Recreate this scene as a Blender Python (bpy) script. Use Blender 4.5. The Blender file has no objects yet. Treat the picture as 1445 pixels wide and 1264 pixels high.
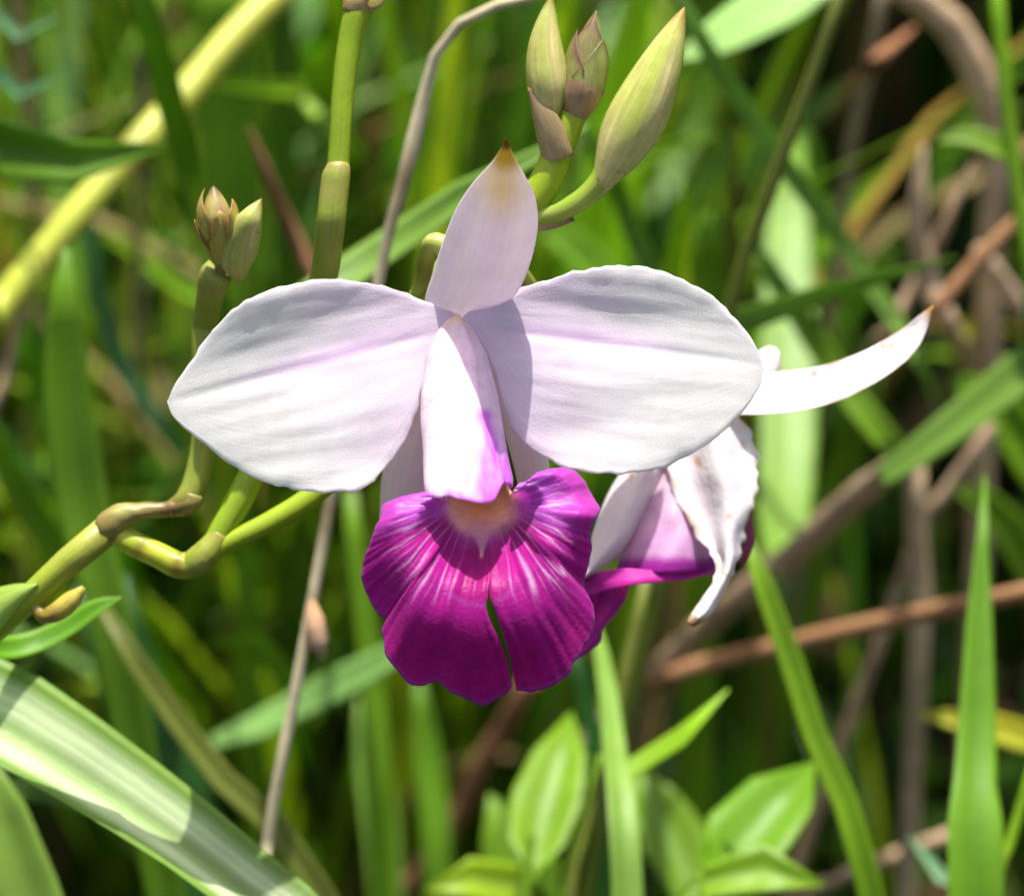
import bpy, math, random
from mathutils import Vector, Matrix, noise
R = math.radians
scene = bpy.context.scene
COL = scene.collection
rng = random.Random(7)

# ------------------------------------------------------------------ camera
PW, PH = 1445.0, 1264.0
PITCH, CAMH, D = R(30), 0.55, 0.36          # D: camera to open flower
HALF = 0.1542                               # half width of view per metre
SCALE = 2 * HALF * D / PW                   # metres per photo pixel at the flower
cam = bpy.data.objects.new('camera', bpy.data.cameras.new('camera'))
COL.objects.link(cam)
cam.location = (0, 0, CAMH)
cam.rotation_euler = (math.pi / 2 - PITCH, 0, 0)
cam.data.sensor_width = 36
cam.data.lens = 36 / (2 * HALF)
cam.data.clip_start = 0.01
cam.data.clip_end = 500
cam.data.dof.use_dof = True
cam.data.dof.focus_distance = D - 0.004
cam.data.dof.aperture_fstop = 19
cam.data.dof.aperture_blades = 7
scene.camera = cam
RIGHT = Vector((1, 0, 0))
FWD = Vector((0, math.cos(PITCH), -math.sin(PITCH)))
UP = Vector((0, math.sin(PITCH), math.cos(PITCH)))
CAM = Vector((0, 0, CAMH))

# ------------------------------------------------------------------ light
sun_dir = (RIGHT * 0.03 + UP * 0.90 - FWD * 0.28).normalized()
elev = math.asin(sun_dir.z)
world = bpy.data.worlds.new('World')
scene.world = world
world.use_nodes = True
wn = world.node_tree.nodes
sky = wn.new('ShaderNodeTexSky')
sky.sky_type = 'NISHITA'
sky.sun_disc = False
sky.dust_density = 5.0
sky.ozone_density = 0.6
sky.sun_elevation = elev
sky.sun_rotation = math.atan2(sun_dir.x, sun_dir.y)
wn['Background'].inputs[1].default_value = 0.12
world.node_tree.links.new(sky.outputs[0], wn['Background'].inputs[0])
sun = bpy.data.objects.new('sun', bpy.data.lights.new('sun', 'SUN'))
COL.objects.link(sun)
sun.data.energy = 4.8
sun.data.angle = R(0.6)
sun.data.color = (1.0, 0.965, 0.90)
sun.rotation_euler = sun_dir.to_track_quat('Z', 'Y').to_euler()
sun.location = (0, 0, 3)
scene.view_settings.view_transform = 'Standard'
scene.view_settings.look = 'None'
scene.view_settings.gamma = 1
scene.view_settings.exposure = 0.62
scene.render.resolution_x, scene.render.resolution_y = 1024, 895


# ------------------------------------------------------------------ helpers
def W(px, py, d):
    k = 2 * HALF / PW
    return CAM + (FWD + RIGHT * ((px - PW / 2) * k) + UP * ((PH / 2 - py) * k)) * d


def F(px, py, z):                            # z in photo pixels, towards the camera
    z -= 115 * max(0.0, min(1.0, (-45 - z) / 12)) * max(0.0, min(1.0, (py - 310) / 150))   # stems stand well behind the petals
    return W(px, py, D - z * SCALE)


def lin(c):
    return tuple(((v / 255) / 12.92 if v / 255 <= 0.04045 else ((v / 255 + 0.055) / 1.055) ** 2.4) for v in c)


def mix(a, b, t):
    t = max(0.0, min(1.0, t))
    return tuple(x + (y - x) * t for x, y in zip(a, b))


def sm(a, b, x):
    t = max(0.0, min(1.0, (x - a) / (b - a)))
    return t * t * (3 - 2 * t)


def nz(x, y, z=0.0):
    return noise.noise(Vector((x, y, z)))


def spline(pts, n):
    """Catmull-Rom through points of any dimension, evenly spaced in the first two."""
    m = len(pts)
    if m == 2:
        return [tuple(a + (b - a) * i / n for a, b in zip(*pts)) for i in range(n + 1)]
    fine = []
    for i in range(m - 1):
        p1, p2 = pts[i], pts[i + 1]
        p0 = pts[i - 1] if i else tuple(2 * a - b for a, b in zip(p1, p2))
        p3 = pts[i + 2] if i + 2 < m else tuple(2 * b - a for a, b in zip(p1, p2))
        for k in range(24):
            t = k / 24
            fine.append(tuple(0.5 * (2 * b + (c - a) * t + (2 * a - 5 * b + 4 * c - e) * t * t + (3 * b - a - 3 * c + e) * t ** 3)
                              for a, b, c, e in zip(p0, p1, p2, p3)))
    fine.append(tuple(pts[-1]))
    L = [0]
    for a, b in zip(fine, fine[1:]):
        L.append(L[-1] + max(1e-9, math.dist(a[:3], b[:3])))
    out, j = [], 0
    for i in range(n + 1):
        s = L[-1] * i / n
        while j < len(L) - 2 and L[j + 1] < s:
            j += 1
        t = (s - L[j]) / (L[j + 1] - L[j])
        out.append(tuple(a + (b - a) * t for a, b in zip(fine[j], fine[j + 1])))
    return out


def empty(name, loc):
    o = bpy.data.objects.new(name, None)
    o.empty_display_size = 0.01
    COL.objects.link(o)
    o.location = loc
    return o


def tag(o, label=None, cat=None, group=None, kind=None):
    for k, v in (('label', label), ('category', cat), ('group', group), ('kind', kind)):
        if v:
            o[k] = v
    return o


def build(name, geo, mat, parent=None, origin=None, label=None):
    """geo = (verts, faces, colours, uvw) in world space -> one mesh object."""
    V, Fc, C, U = geo
    o0 = origin if origin is not None else Vector((0, 0, 0))
    me = bpy.data.meshes.new(name)
    me.from_pydata([tuple(v - o0) for v in V], [], Fc)
    a = me.attributes.new('col', 'FLOAT_COLOR', 'POINT')
    a.data.foreach_set('color', [x for c in C for x in (c[0], c[1], c[2], 1.0)])
    a = me.attributes.new('uvw', 'FLOAT_VECTOR', 'POINT')
    a.data.foreach_set('vector', [x for c in U for x in (c[0], c[1], c[2] if len(c) > 2 else 0.0)])
    me.polygons.foreach_set('use_smooth', [True] * len(me.polygons))
    me.materials.append(mat)
    o = bpy.data.objects.new(name, me)
    COL.objects.link(o)
    if parent:
        o.parent = parent
    elif origin is not None:
        o.location = origin
    if label:
        o['label'] = label
    return o


def join(*geos):
    V, Fc, C, U = [], [], [], []
    for v, f, c, u in geos:
        b = len(V)
        V += v; C += c; U += u
        Fc += [tuple(i + b for i in q) for q in f]
    return V, Fc, C, U


def thicken(G, colf, th):
    """G[i][j] world points -> closed sheet of thickness th (metres); colf(i, j) -> colour."""
    ni, nj = len(G), len(G[0])
    V, Fc, C, U = [], [], [], []
    N = [[None] * nj for _ in range(ni)]
    for i in range(ni):
        for j in range(nj):
            a = G[min(i + 1, ni - 1)][j] - G[max(i - 1, 0)][j]
            b = G[i][min(j + 1, nj - 1)] - G[i][max(j - 1, 0)]
            n = a.cross(b)
            N[i][j] = n.normalized() if n.length > 1e-14 else None
    for i in range(ni):
        for j in range(nj):
            if N[i][j] is None:
                for ii, jj in ((i, nj // 2), (max(i - 1, 0), nj // 2), (min(i + 1, ni - 1), nj // 2)):
                    if N[ii][jj] is not None:
                        N[i][j] = N[ii][jj]
                        break
                else:
                    N[i][j] = -FWD
    for side in (0.5, -0.5):
        for i in range(ni):
            for j in range(nj):
                e = min(1.0, min(i, ni - 1 - i, j, nj - 1 - j) * 0.34 + 0.12)
                V.append(G[i][j] + N[i][j] * (th * side * e))
                C.append(colf(i, j))
                U.append((j / (nj - 1), i / (ni - 1)))
    m = ni * nj
    for i in range(ni - 1):
        for j in range(nj - 1):
            q = (i * nj + j, (i + 1) * nj + j, (i + 1) * nj + j + 1, i * nj + j + 1)
            Fc.append(q)
            Fc.append(tuple(x + m for x in reversed(q)))
    rim = [j for j in range(nj)] + [i * nj + nj - 1 for i in range(1, ni)] + [(ni - 1) * nj + j for j in range(nj - 2, -1, -1)] + [i * nj for i in range(ni - 2, 0, -1)]
    for a, b in zip(rim, rim[1:] + rim[:1]):
        Fc.append((a, b, b + m, a + m))
    return V, Fc, C, U


def sheet(eA, eB, zf, colf, nu=48, nv=28, th=4.5, ruff=0.0, seed=0):
    """A petal between two outlines (photo pixels, base to tip); zf(u, v, x, y) -> pixels towards the camera."""
    A, B = spline(eA, nu), spline(eB, nu)
    G, K = [], []
    for i in range(nu + 1):
        u = i / nu
        row, kr = [], []
        for j in range(nv + 1):
            v = j / nv
            x = A[i][0] + (B[i][0] - A[i][0]) * v
            y = A[i][1] + (B[i][1] - A[i][1]) * v
            if ruff:
                e = max(0, abs(2 * v - 1) - 0.75) / 0.25
                w = ruff * e * math.sin(math.pi * min(1, u * 1.02))
                x += w * nz(x * .06, y * .06, seed); y += w * nz(x * .06, y * .06, seed + 9)
            row.append(F(x, y, zf(u, v, x, y)))
            kr.append(colf(u, v, x, y))
        G.append(row); K.append(kr)
    return thicken(G, lambda i, j: K[i][j], th * SCALE)


def sweep(P, rad, n, colf, flat=None, rmod=None, cap=True):
    """Round tube along world points P with radii rad (metres)."""
    V, Fc, C, U = [], [], [], []
    m = len(P)
    T = [(P[min(i + 1, m - 1)] - P[max(i - 1, 0)]).normalized() for i in range(m)]
    nrm = (-FWD - T[0] * (-FWD).dot(T[0])).normalized()
    for i in range(m):
        nrm = (nrm - T[i] * nrm.dot(T[i])).normalized()
        bi = T[i].cross(nrm)
        for k in range(n):
            a = 2 * math.pi * k / n
            r = rad[i] * (rmod(i / (m - 1), a) if rmod else 1)
            V.append(P[i] + nrm * (math.cos(a) * r * (flat or 1)) + bi * (math.sin(a) * r))
            C.append(colf(i / (m - 1), a))
            U.append((k / n, i / (m - 1)))
    for i in range(m - 1):
        for k in range(n):
            k2 = (k + 1) % n
            Fc.append((i * n + k, i * n + k2, (i + 1) * n + k2, (i + 1) * n + k))
    if cap:
        for i, rev in ((0, True), (m - 1, False)):
            V.append(P[i]); C.append(colf(i / (m - 1), 0)); U.append((0, i / (m - 1)))
            c = len(V) - 1
            for k in range(n):
                a, b = i * n + k, i * n + (k + 1) % n
                Fc.append((b, a, c) if rev else (a, b, c))
    return V, Fc, C, U


def tube(pts, colf, n=16, seg=40, rmod=None, flat=None):
    """pts: (px, py, z px towards camera, radius px)."""
    S = spline(pts, seg)
    return sweep([F(*p[:3]) for p in S], [max(0.2, p[3]) * SCALE for p in S], n, colf, flat, rmod)


def ribbon(P, wid, colf, roll=0.0, fold=0.2, nv=4, face=None, wav=0.0, th=0.00035, twist=0.0):
    """Grass blade or leaf along world points P with widths wid, folded along its midrib."""
    m = len(P)
    G, K = [], []
    tm = (P[m // 3 + 1] - P[max(m // 3 - 1, 0)]).normalized()
    if (Matrix.Rotation(roll, 3, tm) @ -FWD).z < -FWD.z and roll > 0 or (Matrix.Rotation(roll, 3, tm) @ -FWD).z > -FWD.z and roll < 0:
        roll = -roll                             # positive roll always turns the face up towards the light
    for i in range(m):
        t = (P[min(i + 1, m - 1)] - P[max(i - 1, 0)]).normalized()
        f = face or -FWD
        side = t.cross(f)
        side = side.normalized() if side.length > 1e-5 else RIGHT
        n = side.cross(t).normalized()
        q = Matrix.Rotation(roll + twist * i / (m - 1), 3, t)
        side, n = q @ side, q @ n
        row, kr = [], []
        for j in range(nv + 1):
            v = j / nv * 2 - 1
            w = wav * wid[i] * math.sin(i * 0.9 + v * 2) * abs(v)
            row.append(P[i] + side * (v * wid[i] / 2) + n * (fold * wid[i] * (abs(v) - 0.5) + w))
            kr.append(colf(i / (m - 1), v))
        G.append(row); K.append(kr)
    return thicken(G, lambda i, j: K[i][j], th)


# ------------------------------------------------------------------ materials
def new_mat(name):
    m = bpy.data.materials.new(name)
    m.use_nodes = True
    return m, m.node_tree.nodes, m.node_tree.links


def plant_mat(name, rough=0.45, transl=0.3, spec=0.4, var=0.25, nscale=120, stripe=0.0, stripes=40, bump=0.15, bscale=900,
              hue=0.0, speck=None, sheen=0.0, tcol=(1, 1, 1)):
    """Colour comes from the 'col' attribute; noise, fibre stripes and specks vary it."""
    m, N, L = new_mat(name)
    bs, out = N['Principled BSDF'], N['Material Output']
    at = N.new('ShaderNodeAttribute'); at.attribute_name = 'col'
    uv = N.new('ShaderNodeAttribute'); uv.attribute_name = 'uvw'
    tc = N.new('ShaderNodeTexCoord')
    no = N.new('ShaderNodeTexNoise'); no.inputs['Scale'].default_value = nscale; no.inputs['Detail'].default_value = 5
    L.new(tc.outputs['Object'], no.inputs['Vector'])
    mr = N.new('ShaderNodeMapRange')
    mr.inputs[1].default_value, mr.inputs[2].default_value = 0.3, 0.7
    mr.inputs[3].default_value, mr.inputs[4].default_value = 1 - var, 1 + var
    L.new(no.outputs[0], mr.inputs[0])
    val = mr.outputs[0]
    height = no.outputs[0]
    mp = N.new('ShaderNodeVectorMath'); mp.operation = 'MULTIPLY'
    mp.inputs[1].default_value = (stripes, 2.5, 1)
    L.new(uv.outputs['Vector'], mp.inputs[0])
    ns = N.new('ShaderNodeTexNoise'); ns.inputs['Scale'].default_value = 1; ns.inputs['Detail'].default_value = 3
    L.new(mp.outputs[0], ns.inputs['Vector'])
    if stripe:
        m2 = N.new('ShaderNodeMapRange')
        m2.inputs[1].default_value, m2.inputs[2].default_value = 0.3, 0.7
        m2.inputs[3].default_value, m2.inputs[4].default_value = 1 - stripe, 1 + stripe
        L.new(ns.outputs[0], m2.inputs[0])
        mu = N.new('ShaderNodeMath'); mu.operation = 'MULTIPLY'
        L.new(val, mu.inputs[0]); L.new(m2.outputs[0], mu.inputs[1])
        val = mu.outputs[0]
    sc = N.new('ShaderNodeVectorMath'); sc.operation = 'SCALE'
    L.new(at.outputs['Color'], sc.inputs[0]); L.new(val, sc.inputs['Scale'])
    col = sc.outputs[0]
    if hue:
        oi = N.new('ShaderNodeObjectInfo')
        hs = N.new('ShaderNodeHueSaturation')
        h = N.new('ShaderNodeMapRange'); h.inputs[3].default_value, h.inputs[4].default_value = 0.5 - hue, 0.5 + hue
        L.new(oi.outputs['Random'], h.inputs[0]); L.new(h.outputs[0], hs.inputs['Hue']); L.new(col, hs.inputs['Color'])
        col = hs.outputs[0]
    if speck:
        vo = N.new('ShaderNodeTexNoise'); vo.inputs['Scale'].default_value = speck[0]; vo.inputs['Detail'].default_value = 6
        L.new(tc.outputs['Object'], vo.inputs['Vector'])
        th = N.new('ShaderNodeMapRange'); th.inputs[1].default_value, th.inputs[2].default_value = speck[1], speck[1] + 0.08
        L.new(vo.outputs[0], th.inputs[0])
        mx = N.new('ShaderNodeMix'); mx.data_type = 'RGBA'
        mx.inputs['B'].default_value = (*speck[2], 1)
        L.new(th.outputs[0], mx.inputs['Factor']); L.new(col, mx.inputs['A'])
        col = mx.outputs['Result']
    L.new(col, bs.inputs['Base Color'])
    bs.inputs['Roughness'].default_value = rough
    bs.inputs['Specular IOR Level'].default_value = spec
    if sheen:
        bs.inputs['Sheen Weight'].default_value = sheen
    nb = N.new('ShaderNodeTexNoise'); nb.inputs['Scale'].default_value = bscale; nb.inputs['Detail'].default_value = 4
    L.new(tc.outputs['Object'], nb.inputs['Vector'])
    ad = N.new('ShaderNodeMath'); ad.operation = 'MULTIPLY_ADD'; ad.inputs[1].default_value = 0.8
    L.new(ns.outputs[0], ad.inputs[0]); L.new(nb.outputs[0], ad.inputs[2])
    bp = N.new('ShaderNodeBump'); bp.inputs['Strength'].default_value = bump; bp.inputs['Distance'].default_value = 0.0004
    L.new(ad.outputs[0], bp.inputs['Height'])
    L.new(bp.outputs[0], bs.inputs['Normal'])
    if transl:
        tr = N.new('ShaderNodeBsdfTranslucent')
        tm = N.new('ShaderNodeVectorMath'); tm.operation = 'MULTIPLY'; tm.inputs[1].default_value = tcol
        L.new(col, tm.inputs[0]); L.new(tm.outputs[0], tr.inputs['Color']); L.new(bp.outputs[0], tr.inputs['Normal'])
        ms = N.new('ShaderNodeMixShader'); ms.inputs[0].default_value = transl
        L.new(bs.outputs[0], ms.inputs[1]); L.new(tr.outputs[0], ms.inputs[2]); L.new(ms.outputs[0], out.inputs['Surface'])
    return m


M_PETAL = plant_mat('petal', 0.42, 0.48, 0.35, 0.035, 500, 0.03, 30, 0.17, 5200, sheen=0.1)
M_LIP = plant_mat('lip', 0.42, 0.44, 0.3, 0.10, 700, 0.06, 40, 0.2, 2600, sheen=0.1, tcol=(1.15, 0.9, 1.1))
M_WILT = plant_mat('wilted_petal', 0.5, 0.35, 0.3, 0.04, 300, 0.04, 18, 0.22, 1500, speck=(420, 0.74, lin((190, 150, 105))))
M_STEM = plant_mat('stem', 0.40, 0.12, 0.45, 0.14, 160, 0.10, 26, 0.14, 1500, speck=(210, 0.70, lin((110, 62, 30))))
M_BUD = plant_mat('bud', 0.42, 0.2, 0.4, 0.14, 350, 0.18, 30, 0.09, 2200, speck=(420, 0.68, lin((125, 82, 60))))
M_LEAF = plant_mat('leaf', 0.42, 0.36, 0.35, 0.20, 60, 0.16, 34, 0.22, 700, hue=0.012, tcol=(1.25, 1.3, 0.5))
M_DRY = plant_mat('dry_stalk', 0.7, 0.08, 0.2, 0.30, 130, 0.22, 22, 0.4, 700, hue=0.01)
M_GRASS = plant_mat('grass', 0.45, 0.36, 0.3, 0.22, 30, 0.14, 20, 0.15, 500, tcol=(1.25, 1.3, 0.5))

# ------------------------------------------------------------------ ground
m, N, L = new_mat('soil')
tc = N.new('ShaderNodeTexCoord')
n1 = N.new('ShaderNodeTexNoise'); n1.inputs['Scale'].default_value = 14; n1.inputs['Detail'].default_value = 8
L.new(tc.outputs['Object'], n1.inputs['Vector'])
cr = N.new('ShaderNodeValToRGB')
cr.color_ramp.elements[0].color = (0.006, 0.0045, 0.003, 1); cr.color_ramp.elements[0].position = 0.35
cr.color_ramp.elements[1].color = (0.022, 0.017, 0.010, 1); cr.color_ramp.elements[1].position = 0.7
L.new(n1.outputs[0], cr.inputs[0]); L.new(cr.outputs[0], N['Principled BSDF'].inputs['Base Color'])
N['Principled BSDF'].inputs['Roughness'].default_value = 1.0
N['Principled BSDF'].inputs['Specular IOR Level'].default_value = 0.05
bp = N.new('ShaderNodeBump'); bp.inputs['Distance'].default_value = 0.02
L.new(n1.outputs[0], bp.inputs['Height']); L.new(bp.outputs[0], N['Principled BSDF'].inputs['Normal'])
M_SOIL = m


def gh(x, y):                                 # gentle lumps near the plants
    return 0.012 * nz(x * 4, y * 4, 3) + 0.006 * nz(x * 13, y * 13, 5)


gx = [-60, -20, -6] + [-2.4 + i * 0.06 for i in range(81)] + [6, 20, 60]
gy = [-60, -20, -6] + [-1.2 + i * 0.06 for i in range(71)] + [6, 20, 60]
V, Fc = [], []
for y in gy:
    for x in gx:
        V.append(Vector((x, y, gh(x, y) if abs(x) < 5 and abs(y) < 5 else 0)))
nx = len(gx)
for j in range(len(gy) - 1):
    for i in range(nx - 1):
        Fc.append((j * nx + i, j * nx + i + 1, (j + 1) * nx + i + 1, (j + 1) * nx + i))
tag(build('ground', (V, Fc, [(0, 0, 0)] * len(V), [(0, 0)] * len(V)), M_SOIL), kind='structure')

# ------------------------------------------------------------------ the orchid plant
LILAC = lin((232, 208, 236)); WHITE = lin((248, 246, 244)); PINKW = lin((248, 238, 240))
GRN = lin((136, 162, 24)); GRN2 = lin((164, 186, 40)); YEL = lin((205, 202, 60)); BRN = lin((104, 60, 30)); TAN = lin((172, 142, 92))

root_pt = W(-150, 930, D + 0.012)
root_pt.z = gh(root_pt.x, root_pt.y) - 0.004
plant = tag(empty('orchid_plant', root_pt),
            'branching green orchid stem bearing a white and magenta bloom, a wilted flower and buds', 'orchid plant')


def part(name, geo, mat, label=None, parent=None):
    return build(name, geo, mat, parent or plant, root_pt, label)


def stemcol(a=GRN, b=GRN2, marks=()):
    def f(t, ang):
        c = mix(a, b, 0.5 + 0.9 * nz(t * 5, math.cos(ang), math.sin(ang)))
        for (t0, w, cc, k) in marks:
            c = mix(c, cc, k * math.exp(-((t - t0) / w) ** 2) * (0.7 + 0.5 * nz(ang * 2, t * 30, 2)))
        return c
    return f


# main stem from the ground, out of frame, up to the first node
low = [W(-150, 930, D + 0.012), W(-95, 945, D + 0.010), F(-40, 912, -110), F(0, 882, -95), F(70, 818, -80), F(135, 757, -70), F(163, 738, -68)]
S = spline([tuple(root_pt), tuple(root_pt * 0.5 + low[0] * 0.5)] + [tuple(p) for p in low], 60)
part('stem', sweep([Vector(p) for p in S], [(20 + 3 * sm(0.96, 1, i / 60)) * SCALE for i in range(61)], 18, stemcol(marks=((1.0, .02, TAN, .8),))), M_STEM)
part('stem', tube([(158, 748, -72, 19), (185, 765, -70, 19), (225, 784, -66, 19), (255, 798, -62, 20), (282, 792, -60, 19)],
                  stemcol(GRN2, YEL, ((0.36, .06, BRN, .75), (0.78, .07, BRN, .9))), 18, 30), M_STEM)
part('node', tube([(252, 802, -62, 14), (268, 798, -60, 20), (285, 787, -58, 22), (300, 771, -60, 20), (312, 754, -62, 17)],
                  stemcol(lin((140, 156, 44)), lin((165, 165, 70)), ((0.05, .06, BRN, .8), (0.95, .06, TAN, .8), (.55, .04, BRN, .35))), 18, 24), M_STEM)
# tall branch behind the left petal, with its sheath
part('stem', tube([(297, 778, -62, 17), (322, 732, -66, 20), (350, 680, -70, 20), (400, 560, -80, 18), (440, 440, -80, 17), (458, 385, -78, 18),
                   (470, 300, -76, 18), (478, 220, -76, 16), (484, 130, -78, 16.5), (494, 60, -80, 18), (508, 10, -80, 21), (522, -30, -80, 18), (538, -80, -80, 17)],
                  stemcol(GRN, lin((150, 180, 40))), 18, 70), M_STEM)
part('node_sheath', tube([(446, 425, -79, 18.5), (458, 385, -77, 20.5), (465, 330, -75, 21), (471, 275, -74, 21), (475, 240, -74, 20), (475, 229, -74, 17)],
                         stemcol(lin((140, 155, 50)), lin((165, 170, 75)), ((1.0, .06, TAN, .9), (.8, .05, TAN, .4))), 20, 30,
                         rmod=lambda t, a: 1 - 0.12 * sm(.9, 1, t) * (1 + math.cos(a * 1.0 + 1))), M_STEM)
part('node', tube([(500, 22, -80, 19), (508, 4, -80, 25), (520, -14, -80, 26), (530, -34, -80, 20)], stemcol(lin((190, 170, 110)), TAN), 16, 14), M_STEM)
part('bract', sheet([(520, 14), (535, 12), (549, -6)], [(512, -12), (530, -14), (549, -6)], lambda u, v, x, y: -58, lambda u, v, x, y: mix(TAN, GRN2, v), 10, 6, 4), M_STEM)
# left branch with its dried sheath and buds
part('stem', tube([(240, 718, -66, 12), (262, 706, -66, 18), (276, 680, -68, 19), (287, 620, -72, 18), (288, 540, -74, 18), (288, 470, -74, 19), (296, 420, -74, 20), (303, 392, -72, 24), (309, 382, -72, 22)],
                  stemcol(lin((130, 145, 45)), lin((150, 160, 60)), ((0.02, .06, BRN, .8), (0.95, .04, TAN, .7))), 18, 50), M_STEM)
part('dried_sheath', tube([(150, 752, -66, 20), (160, 736, -62, 22), (178, 726, -60, 18), (205, 721, -60, 13), (232, 719, -62, 12), (252, 716, -63, 14), (268, 708, -63, 17), (272, 698, -64, 17)],
                          stemcol(lin((165, 160, 85)), lin((150, 130, 70)), ((0.72, .2, lin((96, 58, 28)), .95),)), 16, 36,
                          rmod=lambda t, a: 1 + 0.16 * nz(a * 2, t * 9, 4)), M_STEM, 'brown dried bract wrapped round the stem node')
# right branch, passing behind the petals to the upper buds
part('stem', tube([(296, 782, -60, 13), (325, 764, -60, 15), (380, 737, -64, 16), (440, 700, -70, 17), (500, 640, -90, 14), (555, 530, -105, 13), (580, 445, -105, 12),
                   (595, 405, -100, 12), (650, 360, -110, 16), (715, 320, -105, 20), (752, 284, -98, 24), (775, 245, -92, 23), (793, 195, -88, 23), (812, 150, -86, 21), (822, 128, -86, 16)],
                  stemcol(GRN, GRN2), 18, 80), M_STEM)
# small shoot bud, sheath leaf and the split leaf at the lower left
part('leaf_sheath', sheet([(-80, 850), (-30, 836), (18, 824), (54, 823)], [(-80, 985), (-30, 925), (18, 868), (54, 823)],
                          lambda u, v, x, y: -70 + 12 * math.sin(v * 3.1), lambda u, v, x, y: mix(lin((150, 176, 62)), lin((176, 192, 100)), v), 20, 8, 6), M_LEAF)
part('shoot_bud', tube([(46, 848, -80, 8), (60, 868, -76, 11), (82, 862, -72, 15), (102, 845, -70, 14), (118, 828, -68, 4)], stemcol(YEL, lin((185, 150, 95)), ((.3, .2, BRN, .8),)), 12, 14), M_BUD)

P_ = [(-110, 940), (-60, 905), (0, 915), (45, 908), (95, 885), (135, 858), (172, 842)]
S = spline([(x, y, w, z) for (x, y), w, z in zip(P_, (20, 30, 36, 38, 34, 28, 2), (-130, -200, -260, -290, -300, -300, -300))], 30)
part('leaf', ribbon([F(x, y, z) for x, y, w, z in S], [w * SCALE for x, y, w, z in S], lambda t, v: mix(lin((98, 150, 22)), lin((130, 175, 40)), abs(v)), roll=R(25), fold=.2), M_LEAF)


# buds
def budgeo(axis, Rr, ca, cb, tip, seg=30, n=24, ph=0.0, pw=0.8):
    S = spline(axis, seg)
    rad = []
    for i in range(seg + 1):
        t = i / seg
        rad.append(max(0.25, Rr * (0.30 * (1 - t) ** 2 + math.sin(math.pi * min(1, t ** pw * 0.97 + 0.03)) ** (1.3 - .5 * sm(0, .5, t)) * (1 - .12 * t))) * SCALE)

    def rm(t, a):
        return 1 + 0.075 * (abs(math.cos(1.5 * (a + ph))) ** 0.6 - 0.6) * math.sin(math.pi * t)

    def cf(t, a):
        seam = 1 - abs(math.cos(1.5 * (a + ph)))
        c = mix(ca, cb, 0.35 + 0.8 * nz(t * 3, math.cos(a) * 1.5, math.sin(a) * 1.5) + 0.5 * seam ** 3)
        return mix(c, tip, sm(.82, 1, t) * .9)
    return sweep([F(*p) for p in S], rad, n, cf, rmod=rm)


def budr(Rr, t, pw):
    return Rr * (0.30 * (1 - t) ** 2 + math.sin(math.pi * min(1, t ** pw * 0.97 + 0.03)) ** (1.3 - .5 * sm(0, .5, t)) * (1 - .12 * t))


def scalegeo(axis, Rr, pw, t0, t1, a0, a1, col, tipc, pt=.6, flare=0.0, nu=16, nv=12):
    """Pointed scale hugging a bud from t0 to t1 of its length, between angles a0..a1."""
    S = spline(axis, 60)
    P = [F(*p) for p in S]
    G, K = [], []
    for i in range(nu + 1):
        row, kr = [], []
        for j in range(nv + 1):
            v = j / nv * 2 - 1
            q = i / nu
            t = t0 + (t1 - t0) * q * (1 - pt * abs(v) ** 1.3)
            k = min(int(t * 60), 59)
            p = P[k].lerp(P[k + 1], t * 60 - k)
            tg = (P[k + 1] - P[k]).normalized()
            nrm = (-FWD - tg * (-FWD).dot(tg)).normalized()
            bi = tg.cross(nrm)
            a = R(a0 + (a1 - a0) * j / nv)
            r = (budr(Rr, t, pw) + 2.6 + flare * q * q) * SCALE
            row.append(p + (nrm * math.cos(a) + bi * math.sin(a)) * r)
            kr.append(mix(mix(col, tipc, .7 * nz(t * 6, v * 2, a0) + .2), tipc, sm(.7, 1, q)))
        G.append(row); K.append(kr)
    return thicken(G, lambda i, j: K[i][j], 3.5 * SCALE)


def bractgeo(axis, r0, r1, a0, a1, col, tipc, pt=0.6, nu=16, nv=12, flare=0.0):
    """Pointed scale wrapped round an axis between angles a0..a1 (0 faces the camera)."""
    S = spline(axis, nu)
    P = [F(*p) for p in S]
    G, K = [], []
    for i in range(nu + 1):
        row, kr = [], []
        for j in range(nv + 1):
            v = j / nv * 2 - 1
            top = 1 - pt * abs(v) ** 1.3
            s = i / nu * top * nu
            k = min(int(s), nu - 1)
            p = P[k].lerp(P[k + 1], s - k)
            t = (P[k + 1] - P[k]).normalized()
            nrm = (-FWD - t * (-FWD).dot(t)).normalized()
            bi = t.cross(nrm)
            a = R(a0 + (a1 - a0) * (v + 1) / 2)
            tt = s / nu
            r = (r0 + (r1 - r0) * tt + flare * tt * tt + 2.5 * math.sin(math.pi * tt)) * SCALE
            row.append(p + nrm * math.cos(a) * r + bi * math.sin(a) * r)
            kr.append(mix(mix(col, tipc, 0.5 * nz(tt * 4, v * 2, r0) + 0.25), tipc, sm(.72, 1, tt)))
        G.append(row); K.append(kr)
    return thicken(G, lambda i, j: K[i][j], 3.5 * SCALE)


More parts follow.
